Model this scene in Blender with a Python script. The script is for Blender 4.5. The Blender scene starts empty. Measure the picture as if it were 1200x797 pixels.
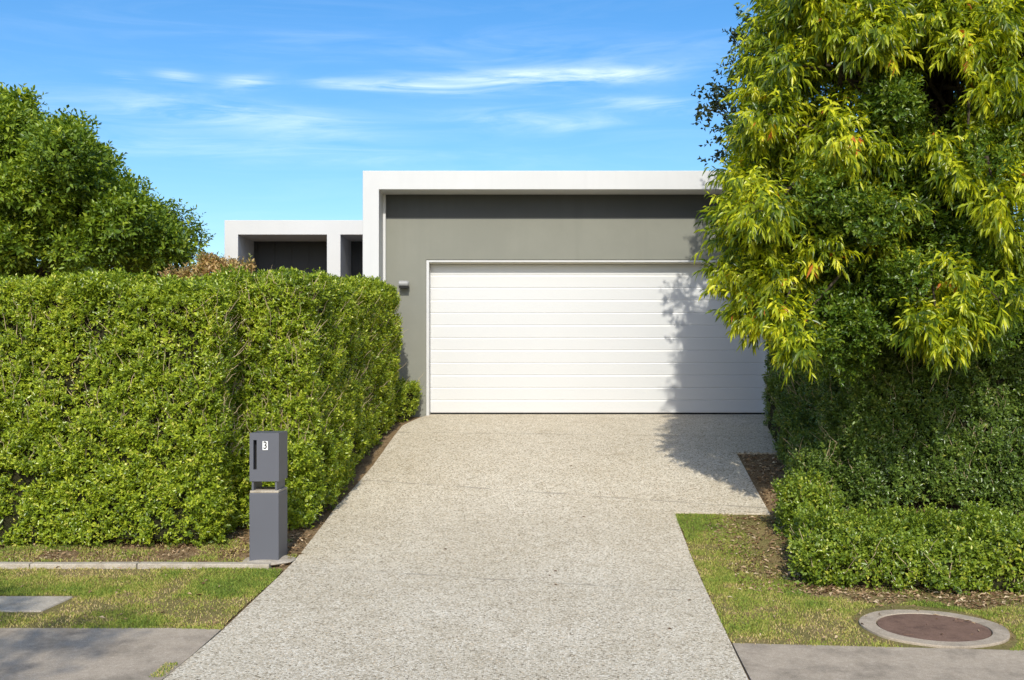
import bpy, bmesh, math
import numpy as np
from mathutils import Vector
C = bpy.context
scene = C.scene
COL = scene.collection
rad = math.radians
ZC = 1.95                      # eye height above the kerbside ground
rng = np.random.default_rng(7)

# ------------------------------------------------------------------ helpers
def tag(o, label=None, cat=None, group=None, kind=None):
    if label: o['label'] = label
    if cat: o['category'] = cat
    if group: o['group'] = group
    if kind: o['kind'] = kind
    return o

def link(name, me, mat=None, parent=None, smooth=False):
    o = bpy.data.objects.new(name, me)
    COL.objects.link(o)
    if mat: me.materials.append(mat)
    if smooth:
        me.polygons.foreach_set('use_smooth', np.ones(len(me.polygons), bool))
    if parent:
        o.parent = parent
        o.location = -Vector(parent.location)
    return o

def empty(name, loc):
    o = bpy.data.objects.new(name, None)
    o.empty_display_size = .2
    o.location = loc
    COL.objects.link(o)
    return o

def mesh_np(name, V, T, attrs=None):
    """triangle mesh from numpy arrays"""
    me = bpy.data.meshes.new(name)
    V = np.ascontiguousarray(V, dtype=np.float32); T = np.ascontiguousarray(T, dtype=np.int32)
    me.vertices.add(len(V)); me.vertices.foreach_set('co', V.ravel())
    me.loops.add(T.size); me.loops.foreach_set('vertex_index', T.ravel())
    k = T.shape[1]
    me.polygons.add(len(T))
    me.polygons.foreach_set('loop_start', np.arange(0, T.size, k, dtype=np.int32))
    me.polygons.foreach_set('loop_total', np.full(len(T), k, dtype=np.int32))
    if attrs:
        for n, a in attrs.items():
            at = me.attributes.new(n, 'FLOAT', 'POINT')
            at.data.foreach_set('value', np.ascontiguousarray(a, dtype=np.float32))
    me.update(calc_edges=True)
    return me

def bm_obj(name, bm, mat, parent=None, bevel=0, smooth=False):
    bmesh.ops.recalc_face_normals(bm, faces=bm.faces[:])
    me = bpy.data.meshes.new(name); bm.to_mesh(me); bm.free()
    o = link(name, me, mat, parent, smooth)
    if bevel:
        m = o.modifiers.new('bevel', 'BEVEL'); m.width = bevel; m.segments = 2
        m.limit_method = 'ANGLE'; m.angle_limit = rad(40)
    return o

def add_box(bm, x0, x1, y0, y1, z0, z1):
    v = [bm.verts.new((x, y, z)) for x in (x0, x1) for y in (y0, y1) for z in (z0, z1)]
    for f in ((0,1,3,2), (4,6,7,5), (0,4,5,1), (2,3,7,6), (0,2,6,4), (1,5,7,3)):
        bm.faces.new([v[i] for i in f])

def add_prism_y(bm, poly, y0, y1):
    a = [bm.verts.new((x, y0, z)) for x, z in poly]
    b = [bm.verts.new((x, y1, z)) for x, z in poly]
    bm.faces.new(a); bm.faces.new(b[::-1])
    n = len(poly)
    for i in range(n):
        bm.faces.new((a[i], b[i], b[(i+1) % n], a[(i+1) % n]))

_P = rng.random((64, 64, 64)).astype(np.float32)
def noise(p, f=1.0, off=0.0):
    """value noise 0..1 on N x 3 points"""
    q = np.asarray(p) * f + off + 100.0
    i = np.floor(q).astype(int); t = q - i; t = t*t*(3-2*t)
    r = 0
    for dx in (0, 1):
        for dy in (0, 1):
            for dz in (0, 1):
                w = (t[:,0] if dx else 1-t[:,0]) * (t[:,1] if dy else 1-t[:,1]) * (t[:,2] if dz else 1-t[:,2])
                r = r + w * _P[(i[:,0]+dx) % 64, (i[:,1]+dy) % 64, (i[:,2]+dz) % 64]
    return r

def unit(a):
    return a / np.maximum(np.linalg.norm(a, axis=-1, keepdims=True), 1e-9)

# ------------------------------------------------------------------ terrain profile
PY = [-400, -0.5, 5.0, 6.6, 7.6, 8.9, 10.6, 11.6, 12.5, 13.9, 14.8, 400]
PZ = [-1.95, -1.95, -1.93, -1.89, -1.82, -1.73, -1.50, -1.27, -1.05, -.80, -.70, -.70]
def hgt(x, y):
    """ground height: gentle footpath, steeper driveway, slight crossfall to the right"""
    x = np.asarray(x, float); y = np.asarray(y, float)
    # smooth the polyline
    h = sum(np.interp(y+d, PY, PZ) for d in (-.45, -.22, 0, .22, .45)) / 5
    w = np.clip((12.5 - y) / 3.5, 0, 1) * np.clip((y + 3) / 3, 0, 1)
    xx = np.clip(x, -2.6, 9)
    return ZC + h - .025*(xx + .8)*w
def H(x, y): return float(hgt(x, y))

# ------------------------------------------------------------------ materials
def new_mat(name):
    m = bpy.data.materials.new(name); m.use_nodes = True
    nt = m.node_tree
    return m, nt, nt.nodes['Principled BSDF']

def N(nt, t, **kw):
    n = nt.nodes.new(t)
    for k, v in kw.items():
        if k in n.inputs: n.inputs[k].default_value = v
        else: setattr(n, k, v)
    return n

def ramp(nt, src, stops, interp='LINEAR'):
    r = nt.nodes.new('ShaderNodeValToRGB'); cr = r.color_ramp; cr.interpolation = interp
    while len(cr.elements) < len(stops): cr.elements.new(.5)
    for e, (p, c) in zip(cr.elements, stops):
        e.position = p; e.color = (*c, 1) if len(c) == 3 else c
    nt.links.new(src, r.inputs[0]); return r.outputs[0]

def mixc(nt, a, b, f, mode='MIX'):
    m = nt.nodes.new('ShaderNodeMix'); m.data_type = 'RGBA'; m.blend_type = mode
    for s, v in ((m.inputs['Factor'], f), (m.inputs['A'], a), (m.inputs['B'], b)):
        if hasattr(v, 'links'): nt.links.new(v, s)
        elif isinstance(v, (int, float)): s.default_value = v
        else: s.default_value = (*v, 1)
    return m.outputs['Result']

def tex_noise(nt, scale, detail=4, rough=.6, vec=None, dist=0):
    n = N(nt, 'ShaderNodeTexNoise', Scale=scale, Detail=detail, Roughness=rough, Distortion=dist)
    if vec is None:
        g = nt.nodes.new('ShaderNodeNewGeometry'); vec = g.outputs['Position']
    nt.links.new(vec, n.inputs['Vector']); return n.outputs['Fac']

def pos(nt, sx=1, sy=1, sz=1):
    g = nt.nodes.new('ShaderNodeNewGeometry'); m = nt.nodes.new('ShaderNodeMapping')
    m.inputs['Scale'].default_value = (sx, sy, sz)
    nt.links.new(g.outputs['Position'], m.inputs['Vector']); return m.outputs['Vector']

def bump(nt, bsdf, h, strength=.3, dist=.01):
    b = N(nt, 'ShaderNodeBump', Strength=strength, Distance=dist)
    nt.links.new(h, b.inputs['Height']); nt.links.new(b.outputs['Normal'], bsdf.inputs['Normal'])

def leaf_mat(name, stops, trans=.35, rough=.4, spec=.5, tscale=1.6, patch=.25):
    """stops: colour ramp over the leaf's own random value"""
    m, nt, b = new_mat(name)
    at = N(nt, 'ShaderNodeAttribute', attribute_name='rnd')
    fac = at.outputs['Fac']
    ns = tex_noise(nt, tscale, 3, .6)
    ma = N(nt, 'ShaderNodeMath', operation='MULTIPLY_ADD'); ma.inputs[1].default_value = patch*2; 
    nt.links.new(ns, ma.inputs[0]); 
    sub = N(nt, 'ShaderNodeMath', operation='SUBTRACT'); nt.links.new(fac, sub.inputs[0]); sub.inputs[1].default_value = patch
    nt.links.new(sub.outputs[0], ma.inputs[2])
    col = ramp(nt, ma.outputs[0], stops)
    nt.links.new(col, b.inputs['Base Color'])
    b.inputs['Roughness'].default_value = rough
    b.inputs['Specular IOR Level'].default_value = spec
    t = nt.nodes.new('ShaderNodeBsdfTranslucent')
    hs = N(nt, 'ShaderNodeHueSaturation', Hue=.488, Saturation=1.05, Value=1.45)
    nt.links.new(col, hs.inputs['Color']); nt.links.new(hs.outputs[0], t.inputs['Color'])
    mx = nt.nodes.new('ShaderNodeMixShader'); mx.inputs[0].default_value = trans
    nt.links.new(b.outputs[0], mx.inputs[1]); nt.links.new(t.outputs[0], mx.inputs[2])
    out = nt.nodes['Material Output']; nt.links.new(mx.outputs[0], out.inputs['Surface'])
    return m

def paint(name, col, rough=.5, var=.06, streak=.0, bumps=0.0, spec=.4):
    m, nt, b = new_mat(name)
    n1 = tex_noise(nt, 1.3, 5, .65)
    dark = tuple(c*(1-var*2) for c in col)
    c = mixc(nt, dark, col, ramp(nt, n1, [(.3, (0,0,0)), (.62, (1,1,1))]))
    if streak:
        n2 = tex_noise(nt, 1, 4, .6, vec=pos(nt, 7, 7, .35))
        c = mixc(nt, c, tuple(x*(1-streak) for x in col), ramp(nt, n2, [(.5, (0,0,0)), (.75, (1,1,1))]))
    nt.links.new(c, b.inputs['Base Color'])
    b.inputs['Roughness'].default_value = rough; b.inputs['Specular IOR Level'].default_value = spec
    if bumps: bump(nt, b, tex_noise(nt, 160, 3, .6), bumps, .004)
    return m

# driveway: exposed aggregate, small pale and grey stones in cement
def mat_aggregate():
    m, nt, b = new_mat('exposed_aggregate')
    v = N(nt, 'ShaderNodeTexVoronoi', Scale=82, Randomness=1); nt.links.new(pos(nt), v.inputs['Vector'])
    sep = nt.nodes.new('ShaderNodeSeparateColor'); nt.links.new(v.outputs['Color'], sep.inputs[0])
    stone = ramp(nt, sep.outputs[0], [(0, (.16,.13,.09)), (.12, (.34,.29,.21)), (.32, (.53,.465,.355)), (.6, (.67,.60,.475)), (.85, (.82,.765,.645)), (1, (.62,.49,.33))], 'LINEAR')
    v2 = N(nt, 'ShaderNodeTexVoronoi', Scale=82, Randomness=1, feature='DISTANCE_TO_EDGE'); nt.links.new(pos(nt), v2.inputs['Vector'])
    edge = ramp(nt, v2.outputs['Distance'], [(.02, (1,1,1)), (.12, (0,0,0))])
    c = mixc(nt, stone, (.46,.40,.30), edge)
    # faint broader blotches and tyre-worn tone
    big = tex_noise(nt, .9, 5, .65)
    c = mixc(nt, c, (.88,.86,.82), ramp(nt, big, [(.35, (.75,.75,.75)), (.65, (0,0,0))]), 'MULTIPLY')
    mid = tex_noise(nt, 6, 4, .7)
    c = mixc(nt, c, (.8,.78,.74), ramp(nt, mid, [(.45, (0,0,0)), (.75, (.8,.8,.8))]), 'MULTIPLY')
    # control joints: broken thin dark lines running slightly askew
    g = nt.nodes.new('ShaderNodeNewGeometry'); s = nt.nodes.new('ShaderNodeSeparateXYZ'); nt.links.new(g.outputs['Position'], s.inputs[0])
    for k, (y0, sl) in enumerate(((8.42, -.13), (11.15, -.17), (13.4, -.05))):
        a = N(nt, 'ShaderNodeMath', operation='MULTIPLY_ADD'); nt.links.new(s.outputs['X'], a.inputs[0]); a.inputs[1].default_value = -sl
        nt.links.new(s.outputs['Y'], a.inputs[2])
        w = tex_noise(nt, 5, 3, .6)
        a2 = N(nt, 'ShaderNodeMath', operation='MULTIPLY_ADD'); nt.links.new(w, a2.inputs[0]); a2.inputs[1].default_value = .06; nt.links.new(a.outputs[0], a2.inputs[2])
        d = N(nt, 'ShaderNodeMath', operation='COMPARE'); nt.links.new(a2.outputs[0], d.inputs[0]); d.inputs[1].default_value = y0 + .03; d.inputs[2].default_value = .014
        br = ramp(nt, tex_noise(nt, 3.1, 3, .6), [(.4, (.1,.1,.1)), (.6, (.75,.75,.75))])
        mm = mixc(nt, (0,0,0), br, d.outputs[0])
        c = mixc(nt, c, (.24,.215,.17), mm)
    nt.links.new(c, b.inputs['Base Color']); b.inputs['Roughness'].default_value = .8
    b.inputs['Specular IOR Level'].default_value = .25
    bump(nt, b, v2.outputs['Distance'], .55, .006)
    return m

def mat_concrete(name, base=(.36,.33,.28), dark=(.2,.185,.16), scale=3):
    m, nt, b = new_mat(name)
    n1 = tex_noise(nt, scale, 8, .7)
    c = ramp(nt, n1, [(.3, dark), (.5, tuple(.75*x + .25*y for x, y in zip(base, dark))), (.7, base)])
    n2 = tex_noise(nt, 180, 3, .7)
    c = mixc(nt, c, (.6,.58,.55), ramp(nt, n2, [(.42, (.75,.75,.75)), (.6, (0,0,0))]), 'MULTIPLY')
    n3 = tex_noise(nt, 26, 5, .75)
    c = mixc(nt, c, (.8,.78,.75), ramp(nt, n3, [(.45, (.6,.6,.6)), (.6, (0,0,0))]), 'MULTIPLY')
    nt.links.new(c, b.inputs['Base Color']); b.inputs['Roughness'].default_value = .85
    b.inputs['Specular IOR Level'].default_value = .25
    bump(nt, b, mixc(nt, n2, n3, .4), .5, .006)
    return m

def mat_soil(name, a, b_, c_, scale=9):
    m, nt, b = new_mat(name)
    n1 = tex_noise(nt, scale, 8, .75)
    n2 = tex_noise(nt, 70, 4, .7)
    c = ramp(nt, n1, [(.3, a), (.5, b_), (.7, c_)])
    c = mixc(nt, c, (.5,.46,.4), ramp(nt, n2, [(.4, (.9,.9,.9)), (.6, (0,0,0))]), 'MULTIPLY')
    nt.links.new(c, b.inputs['Base Color']); b.inputs['Roughness'].default_value = .95
    b.inputs['Specular IOR Level'].default_value = .1
    bump(nt, b, n2, .8, .02)
    return m

M = {}
M['agg'] = mat_aggregate()
M['conc'] = mat_concrete('weathered_concrete', (.54,.455,.355), (.29,.245,.19))
M['conc_pale'] = mat_concrete('pale_concrete', (.58,.52,.43), (.38,.33,.26), 6)
M['asphalt'] = mat_concrete('asphalt', (.06,.06,.06), (.04,.04,.04))
M['soil'] = mat_soil('leafy_soil', (.16,.105,.055), (.30,.21,.115), (.42,.31,.19))
M['turf'] = mat_soil('turf_thatch', (.16,.16,.05), (.27,.23,.09), (.40,.28,.15), 2.2)
M['white'] = paint('white_render', (.57,.572,.568), .55, .02, .05, .12)
M['door'] = paint('white_steel_door', (.578,.583,.583), .35, .008, .0, 0, .5)
M['grey'] = paint('grey_green_render', (.222,.224,.19), .75, .05, .07, .25, .25)
M['charcoal'] = paint('charcoal_cladding', (.05,.054,.06), .6, .05, .1, .1, .3)
M['band'] = paint('dark_grey_band', (.075,.079,.078), .75, .05, .1, .2, .25)
M['box'] = paint('slate_grey_paint', (.102,.105,.122), .5, .03, .05, .08, .4)
M['black'] = paint('black_void', (.01,.01,.01), .8, 0)
M['plate'] = paint('number_plate_white', (.82,.82,.8), .4, 0)
M['metal'] = paint('pale_grey_metal', (.3,.3,.3), .4, .02)
M['rust'] = mat_concrete('rusty_iron_lid', (.25,.155,.115), (.13,.08,.06), 7)
M['twig'] = paint('tan_twig', (.55,.43,.26), .8, .15)
M['bark'] = paint('grey_brown_bark', (.075,.06,.042), .9, .2, .1, .5, .2)
M['cream'] = paint('cream_steel_trim', (.72,.68,.55), .45, .02)
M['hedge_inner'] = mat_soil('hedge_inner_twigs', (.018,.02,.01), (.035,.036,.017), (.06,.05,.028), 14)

HEDGE = [(.0,(.07,.12,.014)), (.3,(.18,.26,.022)), (.6,(.34,.43,.032)), (.84,(.52,.58,.055)), (1,(.70,.64,.16))]
M['hedge'] = leaf_mat('hedge_leaf_bright', HEDGE, .33, .3, .6)
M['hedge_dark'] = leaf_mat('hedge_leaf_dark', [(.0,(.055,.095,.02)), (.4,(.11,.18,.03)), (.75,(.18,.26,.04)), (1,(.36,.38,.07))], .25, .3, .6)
M['low'] = leaf_mat('low_hedge_leaf', [(.0,(.07,.12,.016)), (.4,(.155,.23,.022)), (.8,(.29,.37,.035)), (1,(.55,.53,.08))], .3, .3, .55)
M['tree_left'] = leaf_mat('broad_tree_leaf', [(.0,(.06,.11,.014)), (.4,(.13,.21,.018)), (.75,(.26,.35,.025)), (1,(.42,.46,.04))], .3, .4, .4, .8, .3)
M['willow'] = leaf_mat('drooping_leaf', [(.0,(.035,.07,.01)), (.25,(.09,.15,.012)), (.48,(.25,.32,.016)), (.7,(.52,.57,.026)), (.98,(.80,.76,.05)), (1,(.6,.2,.04))], .42, .33, .5, 1.7, .38)  # yellow and olive mix; its patches also paint in bright highlights and dark gaps
M['smallleaf'] = leaf_mat('small_green_leaf', [(.0,(.04,.09,.012)), (.5,(.11,.19,.018)), (1,(.30,.37,.03))], .35, .35, .5, 1.2, .2)
M['dark_tree'] = leaf_mat('dull_dark_leaf', [(.0,(.02,.035,.012)), (.5,(.04,.06,.02)), (1,(.09,.10,.035))], .25, .5, .3)
M['orange'] = leaf_mat('orange_new_leaf', [(.0,(.16,.20,.04)), (.35,(.36,.29,.09)), (.7,(.58,.38,.16)), (1,(.66,.50,.26))], .35, .4, .4, 3, .2)
M['grass'] = leaf_mat('grass_blade', [(.0,(.13,.20,.035)), (.35,(.22,.30,.045)), (.66,(.38,.39,.08)), (.86,(.54,.44,.16)), (1,(.64,.49,.25))], .3, .6, .25, 1.7, .32)
M['litter'] = leaf_mat('dry_leaf', [(.0,(.13,.07,.035)), (.4,(.3,.19,.10)), (.8,(.52,.38,.23)), (1,(.62,.5,.33))], .15, .6, .2, 8, .1)

# ------------------------------------------------------------------ leaf batches
def leaves_simple(P, D, Nn, L, W, fold=.25, rnd=None):
    """4-vertex folded leaves. P base, D direction, Nn upper normal"""
    n = len(P)
    D = unit(D); S = unit(np.cross(D, Nn)); U = np.cross(S, D)
    L = L[:, None]; W = W[:, None]
    v = np.empty((n, 4, 3))
    v[:,0] = P
    v[:,1] = P + D*L*.45 - S*W*.5 + U*W*fold
    v[:,2] = P + D*L - U*L*.12
    v[:,3] = P + D*L*.45 + S*W*.5 + U*W*fold
    b = np.arange(n)[:,None]*4
    T = np.concatenate([b + np.array([0,3,2]), b + np.array([0,2,1])], 1).reshape(-1, 3)
    r = np.repeat(rng.random(n) if rnd is None else rnd, 4)
    return v.reshape(-1, 3), T, r

def leaves_long(P, D, Nn, L, W, droop=.3, rnd=None):
    """curved lance leaves with a raised pair of halves; 7 vertices"""
    n = len(P)
    D = unit(D); S = unit(np.cross(D, Nn)); U = np.cross(S, D)
    L = L[:, None]; W = W[:, None]
    g = np.array([0, 0, -1.])
    def c(t): return P + D*L*t + g*L*droop*t*t
    v = np.empty((n, 7, 3))
    v[:,0] = P
    v[:,1] = c(.38) - S*W*.5 + U*W*.22
    v[:,2] = c(.38) + S*W*.5 + U*W*.22
    v[:,3] = c(.72) - S*W*.32 + U*W*.12
    v[:,4] = c(.72) + S*W*.32 + U*W*.12
    v[:,5] = c(1.0)
    v[:,6] = c(.5) - U*W*.02
    b = np.arange(n)[:,None]*7
    T = np.concatenate([b + np.array(t) for t in ([0,6,1],[0,2,6],[1,6,3],[2,4,6],[6,4,5],[6,5,3])], 1).reshape(-1, 3)
    r = np.repeat(rng.random(n) if rnd is None else rnd, 7)
    return v.reshape(-1, 3), T, r

def join(parts):
    V, T, R, o = [], [], [], 0
    for v, t, r in parts:
        V.append(v); T.append(t + o); R.append(r); o += len(v)
    return np.concatenate(V), np.concatenate(T), np.concatenate(R)

def shoots(O, Tn, length, nl, L, W, spread=.95, kind='simple', upbias=.35, droop=.3, face=None, rnd_shoot=.5, grav=0):
    """leafy shoots: origins O, directions Tn -> leaves set spirally along them"""
    m = len(O); Tn = unit(Tn)
    a = unit(np.cross(Tn, rng.normal(size=(m, 3)))); b = np.cross(Tn, a)
    ph0 = rng.random(m)*6.28
    out = []
    base_r = rng.random(m); shs = .72+.5*rng.random(m)
    for k in range(nl):
        t = (k + .6) / nl
        ph = ph0 + k*2.4
        perp = a*np.cos(ph)[:,None] + b*np.sin(ph)[:,None]
        ang = spread*(1.15 - .55*t) + rng.normal(size=m)*.15
        D = Tn*np.cos(ang)[:,None] + perp*np.sin(ang)[:,None]
        if grav: D = D + np.array([0,0,-grav])*(.4+.9*rng.random(m))[:,None]
        Pp = O + Tn*(length*t)[:,None]
        Nn = Tn*.8 + np.array([0,0,upbias]) + rng.normal(size=(m,3))*.28
        if face is not None: Nn = Nn + face*.35
        sc = (.7 + .5*rng.random(m)) * (1.08 - .35*t) * shs
        r = rnd_shoot*base_r + (1-rnd_shoot)*rng.random(m)
        f = leaves_simple if kind == 'simple' else leaves_long
        kw = {} if kind == 'simple' else {'droop': droop}
        out.append(f(Pp, D, Nn, L*sc, W*sc, rnd=r, **kw))
    return join(out)

def tubes(lines, sides=5):
    """lines: list of (points k x 3, radii k) -> mesh arrays"""
    V, T, o = [], [], 0
    for pts, rr in lines:
        pts = np.asarray(pts, float); k = len(pts)
        tg = np.gradient(pts, axis=0); tg = unit(tg)
        ref = np.array([.31, .57, .12]); a = unit(np.cross(tg, ref)); b = np.cross(tg, a)
        an = np.arange(sides)/sides*2*np.pi
        ring = pts[:,None] + (a[:,None]*np.cos(an)[None,:,None] + b[:,None]*np.sin(an)[None,:,None])*np.asarray(rr)[:,None,None]
        V.append(ring.reshape(-1, 3))
        for i in range(k-1):
            for j in range(sides):
                p = o + i*sides + j; q = o + i*sides + (j+1) % sides
                T.append((p, q, q+sides)); T.append((p, q+sides, p+sides))
        o += k*sides
    return np.concatenate(V), np.array(T)

# ------------------------------------------------------------------ hedge builder
def build_hedge(name, label, foot, top, mat, density=1100, L=.036, W=.019, nl=7, faces=('front','right','top'),
                rr=.14, amp=.07, bottom_gap=.18, twigs=120, core_in=.2, parent_label=None, group=None, cat='hedge', gapf=4.5, undercut=.05, sh_len=.085, ground=None, twig_v=(.2,.95)):
    """foot: four corners front-left, front-right, back-right, back-left; top: z of each corner"""
    F = np.array(foot, float); top = np.array(top, float) + ZC
    bot = hgt(F[:,0], F[:,1])
    cen = F.mean(0)
    root = empty(name, (cen[0], cen[1], float(bot.mean())))
    tag(root, label, cat, group)
    idx = {'front': (0,1), 'right': (1,2), 'back': (2,3), 'left': (3,0)}
    parts, twl = [], []
    for fc in faces:
        if fc == 'top':
            A = .5*abs((F[2,0]-F[0,0])*(F[3,1]-F[1,1]) - (F[3,0]-F[1,0])*(F[2,1]-F[0,1]))
            n = int(A*density*.8); u = rng.random(n); v = rng.random(n)
            def bl(Q): return (Q[0][None]*((1-u)*(1-v))[:,None] + Q[1][None]*(u*(1-v))[:,None] + Q[2][None]*(u*v)[:,None] + Q[3][None]*((1-u)*v)[:,None])
            xy = bl(F); z = bl(top[:,None])[:,0]
            P = np.c_[xy, z]; nrm = np.tile([0,0,1.], (n,1))
            lu = np.linalg.norm(F[1]-F[0]); lv = np.linalg.norm(F[3]-F[0])
            inset = 0
            for d, dirv in ((v*lv, F[0]-F[3]), ((1-v)*lv, F[3]-F[0]), (u*lu, F[0]-F[1]), ((1-u)*lu, F[1]-F[0])):
                t = np.clip(1 - d/rr, 0, 1); inset = inset + rr*(1-np.sqrt(1-t*t*.98))
                dv = np.r_[dirv/np.linalg.norm(dirv), 0]; nrm = nrm + dv*(t*.9)[:,None]
            P[:,2] -= inset
        else:
            i, j = idx[fc]; e = F[j]-F[i]; le = np.linalg.norm(e)
            nn = np.array([e[1], -e[0], 0])/le
            hh = .5*(top[i]-bot[i]+top[j]-bot[j])
            n = int(le*hh*density); u = rng.random(n); v = rng.random(n)
            xy = F[i] + u[:,None]*e
            zb = hgt(xy[:,0], xy[:,1]); zt = top[i]+u*(top[j]-top[i])
            P = np.c_[xy, zb+v*(zt-zb)]; nrm = np.tile(nn, (n,1))
            inset = 0
            for d, dv in (((1-v)*hh, np.array([0,0,1.])), (u*le, np.r_[-e/le,0]), ((1-u)*le, np.r_[e/le,0])):
                t = np.clip(1 - d/rr, 0, 1); inset = inset + rr*(1-np.sqrt(1-t*t*.98)); nrm = nrm + dv*(t*.9)[:,None]
            P -= nn*inset[:,None]
            # ragged, undercut bottom
            bg = bottom_gap*(.4+1.3*noise(P*[1,1,0], 3.1, 7))
            hgt_above = P[:,2]-zb
            keep = (hgt_above > bg*.9) | (rng.random(n) < .10)
            P, nrm = P[keep], nrm[keep]; hgt_above = hgt_above[keep]
            P -= nn*(undercut*np.clip(1-hgt_above/.45, 0, 1))[:,None]
            nrm = unit(nrm); n = len(P)
        q = rng.random(n) < .45; Pb = P[q] - nrm[q]*(.10+.08*rng.random(q.sum()))[:,None]
        parts.append(shoots(Pb, nrm[q]+rng.normal(size=Pb.shape)*.8, np.full(len(Pb), .09), 4, L*1.2, W*1.3, face=nrm[q]))
        n1 = noise(P, 1.9)-.5; n2 = noise(P, gapf, 31)-.5; n3 = noise(P, 12, 63)-.5
        disp = amp*(n1*1.0 + n2*1.25 + n3*.7)
        hole = noise(P, 5.2, 11)*.6 + noise(P, 13, 17)*.4
        deep = np.where(hole < .41, -.16*rng.random(n), 0)
        depth = -rng.exponential(.03, n)
        P = P + nrm*(disp + depth + deep)[:,None]
        keep = (hole > .31) | (rng.random(n) < .45)
        P, nrm = P[keep], nrm[keep]; n = len(P)
        Td = nrm*.75 + np.array([0,0,.55]) + rng.normal(size=(n,3))*.45
        ln = sh_len*(.5+rng.random(n))
        long_ = rng.random(n) < .03; ln = np.where(long_, ln*1.7, ln)
        parts.append(shoots(P - unit(Td)*(ln*.6)[:,None], Td, ln, nl, L, W, face=nrm))
        # inner, coarser layer that closes the view into the hedge
        q = rng.random(n) < .35
        Pi = P[q] - nrm[q]*(.07+.08*rng.random(q.sum()))[:,None]
        parts.append(shoots(Pi, nrm[q]+rng.normal(size=(q.sum(),3))*.6, np.full(q.sum(), .1), 4, L*1.25, W*1.3, face=nrm[q]))
        # bare stems near the surface
        if fc != 'top' and twigs:
            sel = rng.choice(n, min(twigs, n), replace=False)
            for s in sel:
                vz = (P[s,2]-bot.min())/(top.max()-bot.min())
                if not (twig_v[0] < vz < twig_v[1]): continue
                p0 = P[s] - nrm[s]*.03; k = 5; l = .07+.22*rng.random()
                d = unit(np.array([rng.normal()*.45, rng.normal()*.3, 1.]) + nrm[s]*.15)
                pts = [p0 + d*l*t + rng.normal(size=3)*.007 for t in np.linspace(0, 1, k)]
                w = .002+.003*rng.random()
                twl.append((pts, np.linspace(w, w*.4, k)))
    V, T, R = join(parts)
    o = link('foliage', mesh_np(name+'_leaves', V, T, {'rnd': R}), mat, root)
    if twl:
        V, T = tubes(twl, 4); tag(link('stem', mesh_np(name+'_stems', V, T), M['twig'], root), kind='stuff')
    # solid twig-brown core, added to block light through the hedge
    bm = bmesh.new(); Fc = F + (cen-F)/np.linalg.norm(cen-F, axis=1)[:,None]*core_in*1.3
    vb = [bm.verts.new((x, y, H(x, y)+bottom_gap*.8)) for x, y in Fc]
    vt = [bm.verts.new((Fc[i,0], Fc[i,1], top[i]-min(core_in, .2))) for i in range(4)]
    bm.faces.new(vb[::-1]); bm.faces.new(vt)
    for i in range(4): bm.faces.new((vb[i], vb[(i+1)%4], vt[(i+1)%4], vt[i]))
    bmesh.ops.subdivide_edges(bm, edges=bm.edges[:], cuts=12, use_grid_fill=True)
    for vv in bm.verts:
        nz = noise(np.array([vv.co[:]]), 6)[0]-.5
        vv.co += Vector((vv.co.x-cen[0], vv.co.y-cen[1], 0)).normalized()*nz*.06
    bm_obj('solid_core', bm, M['hedge_inner'], root)
    return root

# ------------------------------------------------------------------ crown builder
def clump_shoots(cen, rad_, nsh, inward=.35):
    """shoot origins scattered through lumpy ellipsoid clumps"""
    cen = np.asarray(cen, float); rad_ = np.asarray(rad_, float)
    k = len(cen); idx = np.repeat(np.arange(k), nsh)
    d = unit(rng.normal(size=(len(idx), 3)))
    r = 1 - rng.random(len(idx))**1.5*inward*1.6
    lump = .6 + .75*noise(d*2.3 + cen[idx]*3.1, 1.0)
    P = cen[idx] + d*rad_[idx]*(r*lump)[:,None]
    return P, d, idx

def limb(a, b, r0, r1, k=7, wob=.05):
    a = np.array(a, float); b = np.array(b, float); l = np.linalg.norm(b-a)
    t = np.linspace(0, 1, k)[:,None]
    p = a + (b-a)*t + rng.normal(size=(k,3))*wob*l*np.sin(t*np.pi)
    p[:,2] += .12*l*np.sin(t[:,0]*np.pi)
    return p, np.linspace(r0, r1, k)

def at(px, py, Y):
    """photo pixel (1200 wide) at distance Y -> world point"""
    s = 1200/Y
    return np.array([(px-640)/s, Y, ZC + (430-py)/s])

# ================================================================== SETTING
# ground: one sheet to the horizon
gx = np.unique(np.r_[np.linspace(-600,-14,14), np.linspace(-14,14,141), np.linspace(14,600,14)])
gy = np.unique(np.r_[np.linspace(-600,-6,14), np.linspace(-6,22,191), np.linspace(22,800,14)])
X, Y = np.meshgrid(gx, gy); Z = hgt(X, Y)
# the road bed and footpath slabs are let into the ground
nx, ny = len(gx), len(gy)
ii = (np.arange(ny-1)[:,None]*nx + np.arange(nx-1)[None]).ravel()
me = mesh_np('ground', np.c_[X.ravel(), Y.ravel(), Z.ravel()-.006], np.c_[ii, ii+1, ii+nx+1, ii+nx])
tag(link('ground', me, M['soil']), kind='structure')

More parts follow.
